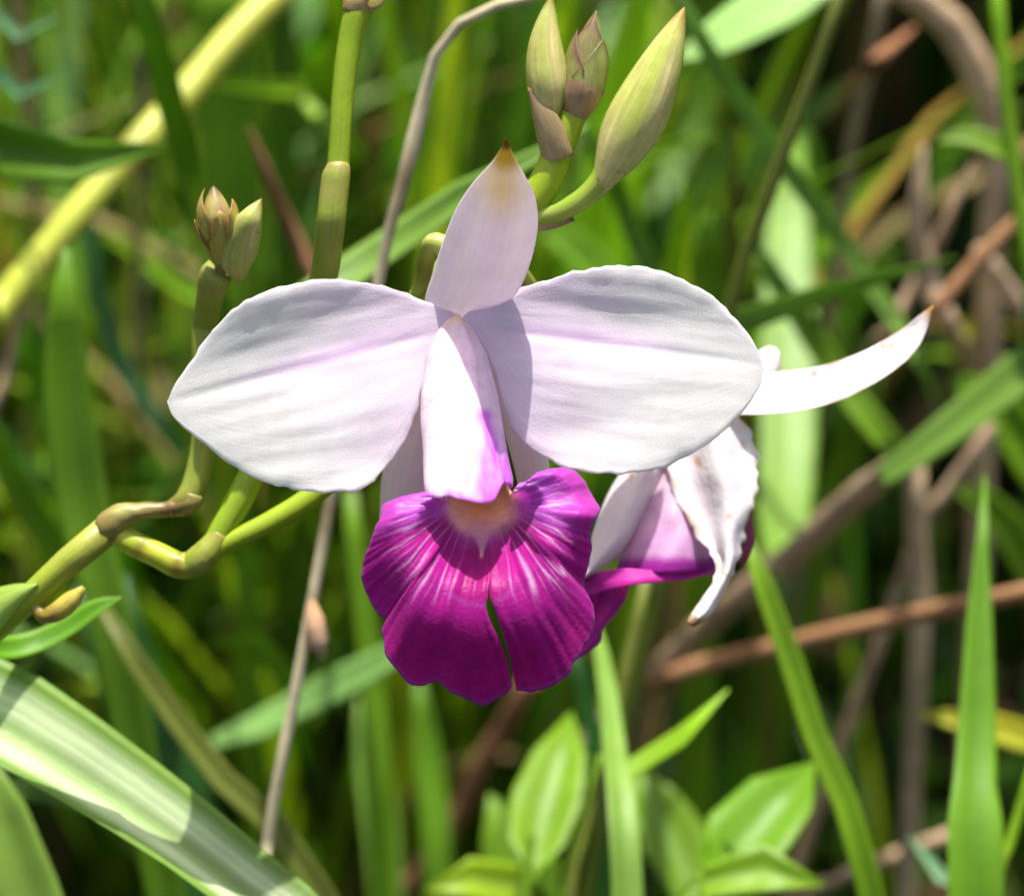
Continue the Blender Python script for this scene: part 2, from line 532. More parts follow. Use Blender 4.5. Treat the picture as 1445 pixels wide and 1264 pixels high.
BG, BG2, BTIP = lin((182, 190, 92)), lin((212, 196, 132)), lin((120, 96, 32))
PURB = lin((120, 78, 72))
b = part('bud', budgeo([(778, 168, -74), (772, 120, -70), (769, 60, -68), (778, -8, -66)], 28, BG, BG2, BTIP, ph=.5), M_BUD)
part('bract', bractgeo([(788, 222, -86), (776, 180, -74), (762, 150, -70), (746, 122, -68)], 23.2, 14, -95, 75, lin((178, 160, 118)), lin((140, 112, 70)), .75), M_BUD, parent=b)
AXB = [(808, 172, -84), (820, 126, -80), (830, 74, -78), (842, 14, -76)]
b = part('bud', budgeo(AXB, 27, lin((160, 170, 80)), lin((165, 125, 95)), lin((90, 80, 50)), ph=1.4), M_BUD,
         'tight young bud cluster wrapped in purplish brown bracts')
for t0, t1, a0, a1, c, tc_, pt, fl in ((.42, .93, -70, 60, lin((140, 140, 78)), PURB, .5, 3), (.24, .80, -150, 0, lin((150, 152, 80)), PURB, .65, 5),
                                       (.22, .76, -28, 125, lin((158, 164, 90)), lin((112, 108, 50)), .7, 4), (.02, .40, -110, 110, lin((178, 154, 112)), lin((132, 90, 70)), .2, 1)):
    part('bract', scalegeo(AXB, 27, .8, t0, t1, a0, a1, c, tc_, pt, fl), M_BUD, parent=b)
b = part('bud', budgeo([(848, 262, -70), (878, 205, -66), (920, 122, -62), (966, 10, -60)], 40, lin((178, 190, 78)), lin((218, 204, 140)), lin((160, 122, 40)), 36, 28, ph=.2, pw=.9), M_BUD,
         'plump yellow green flower bud on a curved stalk')
part('pedicel', tube([(752, 304, -98, 14), (785, 300, -92, 15), (820, 282, -84, 15), (848, 256, -74, 18), (866, 228, -68, 24), (880, 202, -66, 24)], stemcol(lin((140, 165, 50)), lin((160, 180, 70))), 18, 30), M_STEM, parent=b)
part('bract', sheet([(752, 302), (780, 292), (805, 300)], [(752, 326), (778, 324), (812, 312)], lambda u, v, x, y: -104 + 10 * v, lambda u, v, x, y: mix(lin((196, 170, 135)), BRN, u * .7), 10, 6, 3), M_BUD, parent=b)
b = part('bud', budgeo([(338, 392, -66), (334, 360, -62), (348, 320, -60), (369, 280, -60)], 26, lin((176, 186, 84)), lin((200, 188, 124)), lin((128, 108, 40)), ph=.9, pw=.85), M_BUD)
AXL = [(312, 392, -72), (310, 352, -70), (306, 310, -68), (301, 262, -66)]
b = part('bud', budgeo(AXL, 23, lin((182, 172, 96)), lin((168, 132, 104)), lin((110, 84, 60)), ph=.3, pw=1.5), M_BUD,
         'stubby opened bud with ragged brown tipped bracts')
for t0, t1, a0, a1, fl in ((.25, .98, -120, -20, 7), (.25, .84, 25, 120, 9), (.2, .66, -115, -30, 8), (.2, .72, -30, 60, 4)):
    part('bract', scalegeo(AXL, 23, 1.5, t0, t1, a0, a1, lin((200, 194, 92)), lin((176, 142, 78)), .4, fl), M_BUD, parent=b)

# ---- the open flower: its receptacle and nodding pedicel carry petals, sepals and lip
PEDC = stemcol(lin((160, 175, 62)), lin((190, 195, 105)), ((.3, .08, BRN, .6),))
flower = part('flower', tube([(584, 436, -105, 12), (594, 400, -98, 12), (602, 366, -84, 13), (611, 344, -66, 15), (626, 350, -58, 16), (640, 385, -54, 17), (648, 425, -44, 17), (650, 440, -34, 12)], PEDC, 18, 44),
              M_STEM, 'open white orchid flower with frilled magenta lip and yellow throat')


def petal_col(axis, x0, y0, x1, y1):
    dx, dy = x1 - x0, y1 - y0
    Ln = math.hypot(dx, dy)

    def f(u, v, x, y):
        s = ((x - x0) * dx + (y - y0) * dy) / Ln / Ln       # 0 base .. 1 tip
        o = ((x - x0) * dy - (y - y0) * dx) / Ln            # off the midrib
        k = 0.62 * (1 - sm(.05, .75, s)) + 0.6 * math.exp(-(o / 26) ** 2) * (1 - sm(.4, .92, s)) * sm(.05, .4, s)
        k += 0.10 * nz(s * 3, o * .07, x0) * (1 - s)
        for q in (-9, 4):
            k += 0.55 * math.exp(-((o - q) / 2.6) ** 2) * sm(.25, .4, s) * (1 - sm(.6, .85, s))
        return mix(WHITE, LILAC, k)
    return f


def petal_z(seed, tilt, x0, y0, x1, y1):
    dx, dy = x1 - x0, y1 - y0
    Ln = math.hypot(dx, dy)

    def f(u, v, x, y):
        s = ((x - x0) * dx + (y - y0) * dy) / Ln / Ln
        o = ((x - x0) * dy - (y - y0) * dx) / Ln * (-1 if dx < 0 else 1)   # + above the midrib
        w = math.sin(math.pi * min(1, max(0, u)))
        z = 20 * sm(0, .35, s) - 46 * sm(.45, 1.05, s) ** 1.4               # arches forward, tip falls back
        z += w * (-0.32 * o + 58 * sm(5, 190, o) - 7 * math.exp(-((o - 8) / 60) ** 2) - 4 * math.exp(-(o / 8) ** 2) + tilt * sm(-10, -170, o))
        z += w * 7 * nz(s * 2.2, o * .013, seed) + w * 2.2 * nz(s * 3.5, o * .05, seed + 3) + w * .6 * nz(s * 6, o * .17, seed + 5)
        e = max(0, abs(2 * v - 1) - .8) / .2
        z += e * w * 3 * nz(x * .035, y * .035, seed + 7)
        return z
    return f


part('dorsal_sepal', sheet([(628, 450), (604, 432), (600, 420), (611, 385), (627, 335), (645, 292), (668, 257), (693, 230), (706, 211), (714, 194)],
                           [(655, 455), (700, 442), (730, 412), (746, 378), (756, 340), (759, 305), (753, 272), (738, 243), (724, 218), (714, 194)],
                           lambda u, v, x, y: -26 + 262 * u ** 1.15 - 26 * (2 * v - 1) ** 2 * math.sin(math.pi * min(1, u + .06)) + 3 * nz(u * 3, v * 4, 2) - 3 * math.exp(-((v - .5) / .05) ** 2) * sm(.6, .1, u),
                           lambda u, v, x, y: mix(mix(mix(PINKW, lin((236, 222, 238)), .6 * (1 - u) + .3 * nz(u * 3, v * 9, 1)), lin((228, 210, 160)), .8 * math.exp(-((y - 262) / 36) ** 2 - ((x - 708) / 26) ** 2)),
                                                  lin((206, 182, 78)) if y > 208 else lin((158, 118, 48)), sm(250, 224, y) * (1 - sm(8, 22, abs(x - 714)))),
                           50, 26, 5), M_PETAL, parent=flower)
LP = (652, 462, 240, 566)
part('petal', sheet([(655, 452), (640, 441), (600, 425), (545, 405), (475, 394), (405, 402), (345, 426), (298, 468), (266, 514), (246, 544), (236, 567)],
                    [(655, 458), (632, 466), (606, 496), (595, 548), (580, 605), (553, 650), (512, 688), (460, 694), (400, 688), (338, 664), (290, 628), (260, 604), (243, 586), (236, 567)],
                    petal_z(1.3, -22, *LP), petal_col(0, *LP), 84, 56, 5, ruff=5, seed=3), M_PETAL, parent=flower)
RP = (652, 462, 1076, 514)
part('petal', sheet([(648, 452), (668, 436), (735, 408), (790, 388), (845, 377), (895, 375), (945, 386), (1000, 414), (1042, 454), (1064, 484), (1078, 514)],
                    [(648, 458), (672, 474), (696, 520), (708, 565), (724, 606), (760, 642), (815, 664), (870, 669), (925, 662), (985, 636), (1040, 590), (1068, 552), (1076, 532), (1078, 514)],
                    petal_z(5.1, -30, *RP), petal_col(0, *RP), 84, 56, 5, ruff=5, seed=8), M_PETAL, parent=flower)
SEPC = lambda u, v, x, y: mix(lin((249, 242, 240)), lin((240, 226, 232)), .5 + .6 * nz(v * 8, u * 2, 4))
part('lateral_sepal', sheet([(640, 455), (598, 500), (566, 580), (542, 655), (536, 710), (538, 770), (560, 800)], [(660, 460), (640, 540), (625, 620), (612, 690), (604, 740), (590, 785), (560, 800)],
                            lambda u, v, x, y: -34 + 14 * math.sin(math.pi * v) - 8 * u, SEPC, 36, 16, 5), M_PETAL, parent=flower)
part('lateral_sepal', sheet([(640, 460), (690, 540), (712, 610), (728, 670), (738, 720), (752, 760), (772, 775)], [(660, 455), (725, 520), (758, 590), (774, 650), (780, 700), (782, 745), (772, 775)],
                            lambda u, v, x, y: -36 + 14 * math.sin(math.pi * v) - 8 * u, SEPC, 36, 16, 5), M_PETAL, parent=flower)

# ---- lip: two overlapping side lobes rolled into a tube, and the frilled lamina
MAG, DEEP, PUR, LPUR, VEIN = lin((190, 22, 156)), lin((182, 12, 128)), lin((204, 98, 220)), lin((220, 148, 236)), lin((240, 212, 246))
ORANGE, CREAM = lin((252, 204, 104)), lin((253, 240, 205))


def curve(x, kn):
    for (a, p), (b, q) in zip(kn, kn[1:]):
        if x <= b:
            return p + (q - p) * max(0, (x - a) / (b - a))
    return kn[-1][1]


def lobe(phi0, phi1, dr, yend, colf, nu=60, nv=34):
    G, K = [], []
    for i in range(nu + 1):
        u = i / nu
        row, kr = [], []
        for j in range(nv + 1):
            v = j / nv
            p0 = phi0(u) if callable(phi0) else phi0
            p1 = phi1(u) if callable(phi1) else phi1
            ph = R(p0 + (p1 - p0) * v)
            ye = yend(ph)
            y = 443 + (ye - 443) * u
            w = (y - 443) / 257
            h = curve(w, ((0, 4), (.04, 17), (.085, 26), (.22, 44), (.45, 57), (.7, 61), (1.1, 68)))
            cx = 647 + 5 * w + 16 * w * w
            zb = -4 + 36 * w + 66 * w * w
            r = h + dr
            hk = 0.9
            zz = zb + r * hk * math.cos(ph)
            fr = sm(.86, 1, u)
            zz += fr * (9 + 6 * nz(ph * 3, 1.0, dr))
            x = cx + r * math.sin(ph) + 1.4 * nz(u * 6, v * 5, dr + 2)
            row.append(F(x, y + fr * 4 * nz(ph * 4, 2.5, dr), zz + 1.5 * nz(u * 5, v * 6, dr + 5)))
            kr.append(colf(u, v, x, y))
        G.append(row); K.append(kr)
    return thicken(G, lambda i, j: K[i][j], 4.5 * SCALE)


def yend_l(ph):
    d = math.degrees(ph)
    return 700 + 9 * math.exp(-((d - 8) / 28) ** 2) - 24 * sm(22, 50, d)


def yend_r(ph):
    d = math.degrees(ph)
    return 676 + 12 * sm(30, 95, d)


def tubecol(u, v, x, y):
    c = mix(PINKW, WHITE, sm(480, 560, y))
    c = mix(c, lin((250, 236, 196)), 1 - sm(446, 466, y))
    c = mix(c, LILAC, .55 * math.exp(-((y - 560) / 60) ** 2) * sm(625, 690, x))
    n_ = nz(x * .03 + y * .02, y * .02 - x * .05, 8)
    k = sm(590, 680, y) * sm(632, 690, x + 16 * nz(x * .04, y * .04, 6))
    k = max(k, sm(680, 706, y) * .8 * sm(604, 640, x))
    k = max(k, math.exp(-((x - (684 + (y - 585) * .2)) / 10) ** 2) * sm(572, 590, y))
    k = min(1, k * (1.05 + .6 * n_))
    c = mix(c, LPUR, k)
    return mix(c, PUR, k * (.25 + .6 * sm(0, .6, nz(x * .1, y * .02, 12) + .3)))


left_lobe = lobe(-112, lambda u: 18 + 26 * u + 5 * math.sin(u * 9), 0, yend_l, tubecol)
right_lobe = lobe(lambda u: -2 + 20 * u, 112, -8, yend_r, tubecol)

CX, CY = 677.0, 718.0
OUT = [(604, 694), (586, 697), (560, 703), (542, 712), (534, 735), (522, 765), (512, 795), (510, 815), (518, 838), (531, 864), (549, 872), (549, 878), (540, 888), (541, 905), (546, 928), (560, 945),
       (577, 964), (596, 967), (614, 962), (630, 972), (652, 984), (672, 993), (686, 995), (704, 984), (716, 978), (723, 968),
       (728, 974), (745, 976), (766, 973), (786, 965), (803, 950), (811, 934), (822, 918), (836, 892), (839, 870), (834, 848), (824, 826), (830, 800), (835, 775), (833, 752), (838, 735), (846, 718),
       (836, 700), (826, 680), (812, 666), (795, 660), (776, 662), (758, 668), (746, 679), (732, 682)]
SPLIT = 25
OL, OR_ = OUT[:SPLIT + 1], OUT[SPLIT + 1:]


def lamina(O, nt, left):
    S = spline(O, nt)
    nr = 64
    G, K = [], []
    for i in range(nt + 1):
        x1, y1 = S[i][0], S[i][1]
        x1 += 2.2 * nz(i * .17, 3.0, 1 if left else 2); y1 += 2.2 * nz(i * .17, 8.0, 1 if left else 2)
        th = math.atan2(y1 - CY, x1 - CX)
        ex, ey = CX + 50 * math.cos(th), CY + 22 * math.sin(th) - 6
        tt = i / nt
        ds = (1 - tt) if left else tt                       # closeness to the slit
        nearS = math.exp(-(ds / 0.05) ** 2)
        bend = math.exp(-(ds / 0.22) ** 2)
        ri, kr = [], []
        for j in range(nr + 1):
            r = j / nr * 1.22 - 0.22
            if r < 0:
                k = -r / .22                                   # down the throat
                x = ex + (CX - 8 - ex) * .35 * k
                y = ey - 46 * k
                z = 62 - 70 * k
                x += (1 if left else -1) * nearS * 2.5
            else:
                x = ex + (x1 - ex) * r
                y = ey + (y1 - ey) * r
                x += -15 * bend * math.exp(-((r - .5) / .22) ** 2)
                gap = 1.2 * sm(.44, .5, r) + 9.0 * sm(.45, .53, r) * (1 - sm(.56, .86, r))
                x += (-1 if left else 1) * nearS * gap / 2
                low = sm(-.05, .75, math.sin(th))              # 1 towards the bottom lobe
                side = 1 - low
                z = 62 + 84 * sm(0, .42, r)
                z += low * (16 * math.exp(-((r - .55) / .2) ** 2) - 22 * sm(.6, 1.05, r) ** 1.3)
                z += side * (8 * sm(.4, .8, r) - 26 * sm(.75, 1.1, r)) - 24 * sm(.1, -.15, math.sin(th)) * r
                z += r * r * (9 * math.sin(th * 7 + 2 * nz(th * 2, 1)) + 2.5 * math.sin(th * 15 + 1.0) * r * r)
                z += 5 * r * nz(th * 8, r * 1.5, 4) + 3 * r ** 4 * nz(th * 24, r * 2, 7)
                if left:
                    z += 3.0 * nearS * sm(.5, .7, r)
                x += (1 if left else -1) * nearS * 2.0 * (1 - sm(.34, .44, r))
            ri.append(F(x, y, z))
            kr.append(lamcol(r, th, x, y))
        G.append(ri); K.append(kr)
    return thicken(G, lambda i, j: K[i][j], 4 * SCALE)


def lamcol(r, th, x, y):
    low = sm(-.05, .75, math.sin(th))
    rr = math.hypot((x - 677) / 165, (y - 722) / 265)
    c = mix(mix(LPUR, PUR, sm(.15, .55, rr)), mix(PUR, MAG, .7), sm(.35, .95, rr + .35 * low))
    c = mix(c, MAG, sm(.30, .55, rr * low + .22 * low))
    c = mix(c, DEEP, .9 * sm(835, 930, y) * (.8 + .5 * nz(x * .02, y * .012, 1)))
    # pale branching veins on the side lobes
    a = th * 19 + 1.1 * nz(th * 5, r * 2.4, 2) + 1.5 * r * nz(th * 9, r * 5, 4)
    v1 = max(0, 1 - abs(math.sin(a)) * 2.3)
    a2 = th * 41 + 1.6 * nz(th * 6, r * 4, 9)
    v2 = max(0, 1 - abs(math.sin(a2)) * 1.9) * sm(.3, .55, r)
    vv = (v1 * 1.0 + .45 * v2) * sm(.02, .2, r) * (1 - sm(.48, .86, r)) * (1 - .97 * sm(815, 862, y)) * (.75 + .6 * nz(x * .03, y * .03, 3))
    cen = math.exp(-((x - 678) / 42) ** 2) * sm(745, 785, y)
    c = mix(c, VEIN, .85 * vv * (1 - .9 * cen))
    c = mix(c, DEEP, .95 * cen * (1 - sm(835, 865, y)) * .9)
    c = mix(c, lin((176, 92, 196)), .45 * math.exp(-((math.hypot((x - 676) / 58, (y - 800) / 54) - 1) / .05) ** 2) * sm(815, 840, y))
    # throat
    t = math.hypot((x - 679) / 62, (y - 714) / 50)
    c = mix(c, CREAM, 1 - sm(.62, 1.05, t + .12 * nz(x * .05, y * .05, 5)))
    wv = abs(x - 680) / max(4, 26 * (1 - (y - 735) / 52))
    if 735 < y < 787:
        c = mix(c, lin((240, 214, 215)), .8 * (1 - sm(.4, 1, wv)))
    c = mix(c, ORANGE, .95 * math.exp(-((x - 680) / 36) ** 2 - ((y - 708) / 34) ** 2))
    if r < 0:
        c = mix(c, lin((205, 140, 60)), min(1, -r * 5))
    return mix(c, lin((196, 96, 208)), .5 * sm(.955, 1, r))


lip = part('lip', join(left_lobe, right_lobe, lamina(OL, 200, True), lamina(OR_, 190, False)), M_LIP, 'frilled magenta lip with yellow throat and pale veins', flower)
part('column', tube([(648, 452, 8, 6), (655, 540, 40, 14), (662, 620, 72, 17), (668, 672, 92, 15), (670, 688, 98, 6)], lambda t, a: mix(PINKW, LPUR, t * .6), 14, 20), M_PETAL, parent=flower)

# ---- the wilted flower behind
ZB = -215
wilt = part('flower', tube([(700, 330, -112, 10), (760, 420, -170, 12), (830, 500, -205, 13), (900, 560, ZB - 20, 16), (950, 585, ZB, 20)], PEDC, 14, 30), M_STEM,
            'wilted white orchid flower with browning twisted petals')
WH = lin((250, 247, 246)); WBR = lin((198, 158, 112)); WP = lin((236, 216, 230))


def wiltc(br=0.0, base=WH, seed=0, tip=None):
    def f(u, v, x, y):
        c = mix(base, WP, .3 + .5 * nz(v * 5, u * 2, seed))
        e = max(0, abs(2 * v - 1) - .78) / .22
        c = mix(c, WBR, br * e * sm(.1, .5, nz(x * .025, y * .025, seed) + .2))
        c = mix(c, WBR, .8 * sm(.42, .6, nz(x * .05, y * .05, seed + 4)) * min(1, br * 2))
        if tip:
            c = mix(c, tip, sm(.925, .985, u))
        return c
    return f


part('sepal', sheet([(930, 548), (990, 538), (1075, 527), (1150, 518), (1215, 497), (1270, 466), (1298, 444), (1318, 430)],
                    [(930, 580), (990, 584), (1060, 585), (1125, 580), (1185, 565), (1245, 534), (1290, 498), (1309, 462), (1318, 430)],
                    lambda u, v, x, y: ZB + 10 + 46 * u * u + 62 * v - 16 * math.sin(math.pi * v) + 5 * nz(u * 6, v * 3, 3), wiltc(.9, WH, 3, lin((196, 140, 62))), 44, 16, 5), M_WILT, parent=wilt)
part('petal', sheet([(980, 560), (1040, 520), (1068, 496), (1088, 487), (1100, 496)], [(1000, 575), (1060, 548), (1090, 532), (1102, 516), (1100, 496)],
                    lambda u, v, x, y: ZB - 14 + 12 * v, wiltc(.9, WH, 6), 16, 10, 5), M_WILT, parent=wilt)
part('petal', sheet([(925, 590), (935, 640), (950, 690), (972, 738), (1000, 776), (1012, 792), (1008, 815), (990, 845), (973, 868), (970, 880)],
                    [(1000, 560), (1040, 583), (1060, 612), (1069, 655), (1065, 708), (1050, 752), (1040, 792), (1024, 830), (1002, 868), (978, 884)],
                    lambda u, v, x, y: ZB + 30 + 52 * math.exp(-((v - .62 - .1 * nz(u * 5, 1)) / .24) ** 2) * (1 - .6 * u) - 14 * v + 120 * u + 6 * nz(u * 6, v * 3, 4) + 6 * nz(u * 16, v * 7, 7) * sm(.55, .75, u),
                    wiltc(.7, WH, 9, WBR), 60, 26, 5, ruff=10, seed=4), M_WILT, parent=wilt, label='creamy drooping petal with brown creased edge')
part('sepal', sheet([(940, 590), (895, 640), (862, 688), (842, 735), (828, 780), (819, 818)], [(965, 600), (945, 660), (915, 722), (886, 770), (855, 800), (819, 818)],
                    lambda u, v, x, y: ZB + 4 + 34 * math.sin(math.pi * v) + 70 * u + 5 * nz(u * 5, v * 6, 3), wiltc(.6, lin((244, 234, 234)), 12), 36, 18, 5), M_WILT, parent=wilt)


def wlipc(u, v, x, y):
    edge = 806 + 10 * nz(x * .03, 2, 2) - .02 * (x - 900)
    c = mix(lin((240, 222, 236)), lin((226, 180, 222)), sm(.2, .9, u + .2 * nz(v * 6, u * 3, 5)))
    return mix(c, lin((176, 40, 168)), sm(edge - 26, edge - 10, y))


w_tube = sheet([(945, 610), (915, 690), (888, 752), (872, 792), (868, 812)], [(975, 610), (995, 690), (1008, 750), (1010, 790), (1006, 806)],
               lambda u, v, x, y: ZB + 6 + (24 + 40 * u) * math.sin(math.pi * v) + 44 * u + 4 * nz(u * 6, v * 6, 2), wlipc, 36, 26, 5)
WMAG = lambda u, v, x, y: mix(lin((186, 34, 166)), lin((226, 60, 186)), .5 + .9 * nz(x * .03, y * .03, 2))
w_skirt = join(sheet([(1008, 798), (965, 806), (920, 804), (870, 802), (812, 816)], [(1010, 808), (965, 818), (920, 822), (880, 828), (812, 846)],
                     lambda u, v, x, y: ZB + 44 + 66 * math.sin(math.pi * min(1, u * .9)) + 10 * v + 4 * nz(x * .05, y * .05, 3), WMAG, 40, 8, 5),
               sheet([(800, 822), (806, 860), (808, 895), (806, 925), (818, 927)], [(890, 815), (884, 842), (868, 868), (850, 888), (846, 908), (818, 927)],
                     lambda u, v, x, y: ZB + 52 + 30 * v - 26 * u + 12 * math.sin(v * 9 + u * 2) + 8 * nz(x * .03, y * .03, 5), WMAG, 24, 26, 5))
w_back = sheet([(1020, 740), (1035, 775), (1045, 800)], [(1062, 728), (1064, 765), (1055, 792)], lambda u, v, x, y: ZB + 4, lambda u, v, x, y: lin((168, 80, 110)), 8, 8, 5)
part('lip', join(w_tube, w_skirt, w_back), M_LIP, 'shrivelled pink lip with magenta rim', wilt)

# ------------------------------------------------------------------ blades, leaves and stalks behind the flower
CK = {'g': ((96, 138, 24), (120, 160, 34)), 'lg': ((120, 158, 58), (138, 174, 76)), 'pg': ((138, 182, 96), (152, 192, 110)), 'bg': ((98, 146, 18), (124, 166, 30)), 'yg': ((136, 178, 20), (160, 192, 44)),
      'dg': ((44, 84, 26), (56, 100, 30)), 'bl': ((92, 142, 92), (110, 156, 110)), 'ol': ((108, 118, 40), (130, 136, 56)), 'y': ((196, 186, 46), (180, 186, 50)),
      'cane': ((205, 206, 84), (188, 200, 66)), 'br': ((160, 136, 106), (182, 156, 126)), 'rb': ((150, 104, 72), (172, 124, 90)), 'pk': ((188, 158, 126), (206, 178, 146)), 'straw': ((210, 192, 154), (224, 208, 174)), 'gb': ((136, 122, 92), (152, 138, 108))}
CK = {k: (lin(a), lin(b)) for k, (a, b) in CK.items()}


def ground_hit(px, py):
    v = W(px, py, 1.0) - CAM
    return -CAM.z / v.z if v.z < -1e-6 else 3.0


def pathpts(pts, d0, d1, root):
    n = len(pts)
    Q = [W(x, y, d0 + (d1 - d0) * (i / (n - 1))) for i, (x, y) in enumerate(pts)]
    if root == 'v':                            # drops to the ground below its last point
        p = Q[-1]
        t = (Q[-1] - Q[-2]).normalized()
        run = p.z * .45
        c = p + t * run
        c.z = min(c.z, p.z * .72)
        g = Vector((c.x + rng.uniform(-.01, .01), c.y + rng.uniform(0, .015), 0)); g.z = gh(g.x, g.y) - .004
        Q += [p * .25 + c * .5 + g * .25, g]
    elif root == 'f':                          # runs on in its own direction until it meets the ground
        (xa, ya), (xb, yb) = pts[-2], pts[-1]
        k = 60 / max(1, math.hypot(xb - xa, yb - ya))
        x2, y2 = xb + (xb - xa) * k * 2, max(yb, yb + (yb - ya) * k * 2)
        g = W(x2, y2, ground_hit(x2, y2))
        g.z = gh(g.x, g.y) - .004
        Q += [Q[-1].lerp(g, .5), g]
    return Q


def resample(Q, wid, d, extra, seg):
    """Spline points and widths; the rooted extension keeps the last width, tapering slightly."""
    ws = list(wid) + [wid[-1] * .85, wid[-1] * .7][:extra]
    S = spline([(p.x, p.y, p.z, w) for p, w in zip(Q, ws)], seg)
    k = 2 * HALF / PW * d
    return [Vector(s[:3]) for s in S], [max(.6, s[3]) * k for s in S]


def interp(w, n):
    out = []
    for i in range(n):
        s = i / (n - 1) * (len(w) - 1)
        k = min(int(s), len(w) - 2)
        out.append(w[k] + (w[k + 1] - w[k]) * (s - k))
    return out


def shade(ck, seed, tipb=0.0):
    a, b = CK[ck]

    def f(t, v):
        c = mix(a, b, .5 + .6 * nz(t * 4, v, seed))
        if tipb:
            c = mix(c, lin((150, 120, 62)), tipb * sm(.06, 0, t))
        return c
    return f


def blade(name, label, cat, ck, wid, pts, d0, d1, root='v', roll=0, fold=.2, group=None, seg=34, tipb=0.0, twist=0.0, rib=0.0):
    Q = pathpts(pts, d0, d1, root)
    w = interp(wid, len(pts)) if len(wid) != len(pts) else wid
    P, Wd = resample(Q, w, (d0 + d1) / 2, len(Q) - len(pts), seg)
    f0 = shade(ck, rng.uniform(0, 50), tipb)
    f = f0
    if rib > 0:
        f = lambda t, v: mix(f0(t, v), CK['pg'][1], rib * max(0, 1 - abs(v) * 3))
    elif rib < 0:                              # leaf's white gloss painted as pale bands between a green midrib and green margins
        f = lambda t, v: mix(CK['lg'][0], lin((212, 226, 184)), .9 * math.sin(math.pi * min(1, abs(v) * 1.1)) ** 1.5 + .4 * nz(t * 5, v * 4, 3))
    o = build(name, ribbon(P, Wd, f, R(roll), fold, 12 if rib < 0 else 6, twist=R(twist)), M_LEAF, None, P[-1])
    return tag(o, label, cat, group)


def stalk(name, label, cat, ck, wid, pts, d0, d1, root='v', group=None, seg=40, knots=(), mat=None, n=10):
    Q = pathpts(pts, d0, d1, root)
    w = interp(wid, len(pts)) if len(wid) != len(pts) else wid
    P, Wd = resample(Q, w, (d0 + d1) / 2, len(Q) - len(pts), seg)
    a, b = CK[ck]
    sd = rng.uniform(0, 50)
    for (kt, amt) in knots:
        for i in range(len(Wd)):
            Wd[i] *= 1 + amt * math.exp(-((i / seg - kt) / .018) ** 2)

    def cf(t, ang):
        c = mix(a, b, .5 + .8 * nz(t * 7, ang * .5, sd))
        for (kt, amt) in knots:
            c = mix(c, lin((120, 84, 44)), .7 * math.exp(-((t - kt - .012) / .007) ** 2))
        return c
    o = build(name, sweep(P, [x / 2 for x in Wd], n, cf), mat or M_DRY, None, P[-1])
    return tag(o, label, cat, group)


B, T_ = blade, stalk
GB, GS = 'grass blades behind the orchid', 'dry stalks behind the orchid'
# --- left side
T_('cane', 'thick yellow jointed cane slanting behind grass blades', 'cane', 'cane', [44, 46, 44, 42, 42, 44, 46], [(440, -60), (400, -18), (330, 52), (255, 140), (190, 212), (110, 300), (-10, 448), (-90, 545)], .55, .51, 'v',
   knots=((.10, .12), (.20, .12), (.32, .12), (.45, .12)), mat=M_STEM, n=14, seg=90)
B('grass_blade', 'wide deep green blade lying level across the yellow cane', 'grass blade', 'g', [4, 44, 74, 84, 80], [(238, 205), (150, 220), (70, 234), (0, 240), (-80, 250)], .46, .46, 'v', roll=-6, fold=.22, group=GB)
B('grass_blade', 'green blade slanting down in front of the yellow cane', 'grass blade', 'g', [30, 42, 44, 40, 30, 20], [(190, -40), (212, 40), (240, 130), (262, 220), (280, 330), (330, 470)], .47, .52, 'f', roll=15, group=GB)
T_('dry_stalk', 'pinkish brown upright stalk crossing behind the level deep green blade', 'stalk', 'pk', [20, 21, 21], [(18, -50), (28, 60), (40, 190), (48, 300)], .58, .66, 'f', GS)
B('grass_blade', 'thin pale blade tip above the level deep green blade, upper one', 'grass blade', 'bl', [2, 14, 20, 20], [(84, 24), (45, 44), (0, 66), (-70, 100)], .50, .52, 'v', roll=20, group=GB)
B('grass_blade', 'thin pale blade tip above the level deep green blade, lower one', 'grass blade', 'bl', [2, 14, 24, 24], [(84, 110), (45, 126), (0, 146), (-70, 180)], .50, .52, 'v', roll=10, group=GB)
B('grass_blade', 'wide upright green blade below the yellow cane', 'grass blade', 'g', [10, 40, 62, 72, 76, 70, 60], [(92, 350), (90, 420), (92, 500), (98, 590), (110, 680), (128, 770), (160, 900)], .46, .47, 'v', roll=12, group=GB)
B('grass_blade', 'bluish green blade bending right below the yellow cane', 'grass blade', 'bl', [20, 26, 30, 30, 22], [(120, 290), (132, 370), (150, 470), (200, 560), (265, 650)], .55, .58, 'f', roll=22, group=GB)
T_('dry_stalk', 'thin olive stalk standing left of the small opened bud', 'stalk', 'gb', [14, 14, 16], [(205, -40), (200, 120), (196, 300), (194, 460), (192, 560)], .56, .64, 'f', GS)
B('grass_blade', 'broad bright green blade rising behind the small opened bud', 'grass blade', 'bg', [60, 96, 90, 64, 40], [(318, -60), (322, 90), (326, 220), (330, 340), (336, 520)], .58, .60, 'v', roll=14, group=GB)
B('grass_blade', 'yellow green arching blade beside the tall stem sheath', 'grass blade', 'yg', [4, 22, 30, 28], [(300, 120), (360, 108), (420, 122), (470, 180)], .58, .60, 'f', roll=30, group=GB)
T_('dry_stalk', 'reddish brown stalk beside the tall stem sheath', 'stalk', 'rb', [3, 20, 22, 22], [(352, 180), (382, 262), (420, 345), (480, 470)], .50, .54, 'f', GS)
B('grass_blade', 'yellow green blade crossing behind the left bud stem', 'grass blade', 'yg', [10, 26, 26, 22], [(150, 330), (210, 372), (280, 420), (350, 440)], .62, .62, 'f', roll=10, group=GB)
B('grass_blade', 'green blade leaning toward the jointed lower stem', 'grass blade', 'bg', [8, 40, 46, 44, 40], [(-40, 560), (0, 640), (50, 730), (95, 800), (150, 900)], .54, .56, 'v', roll=10, group=GB)
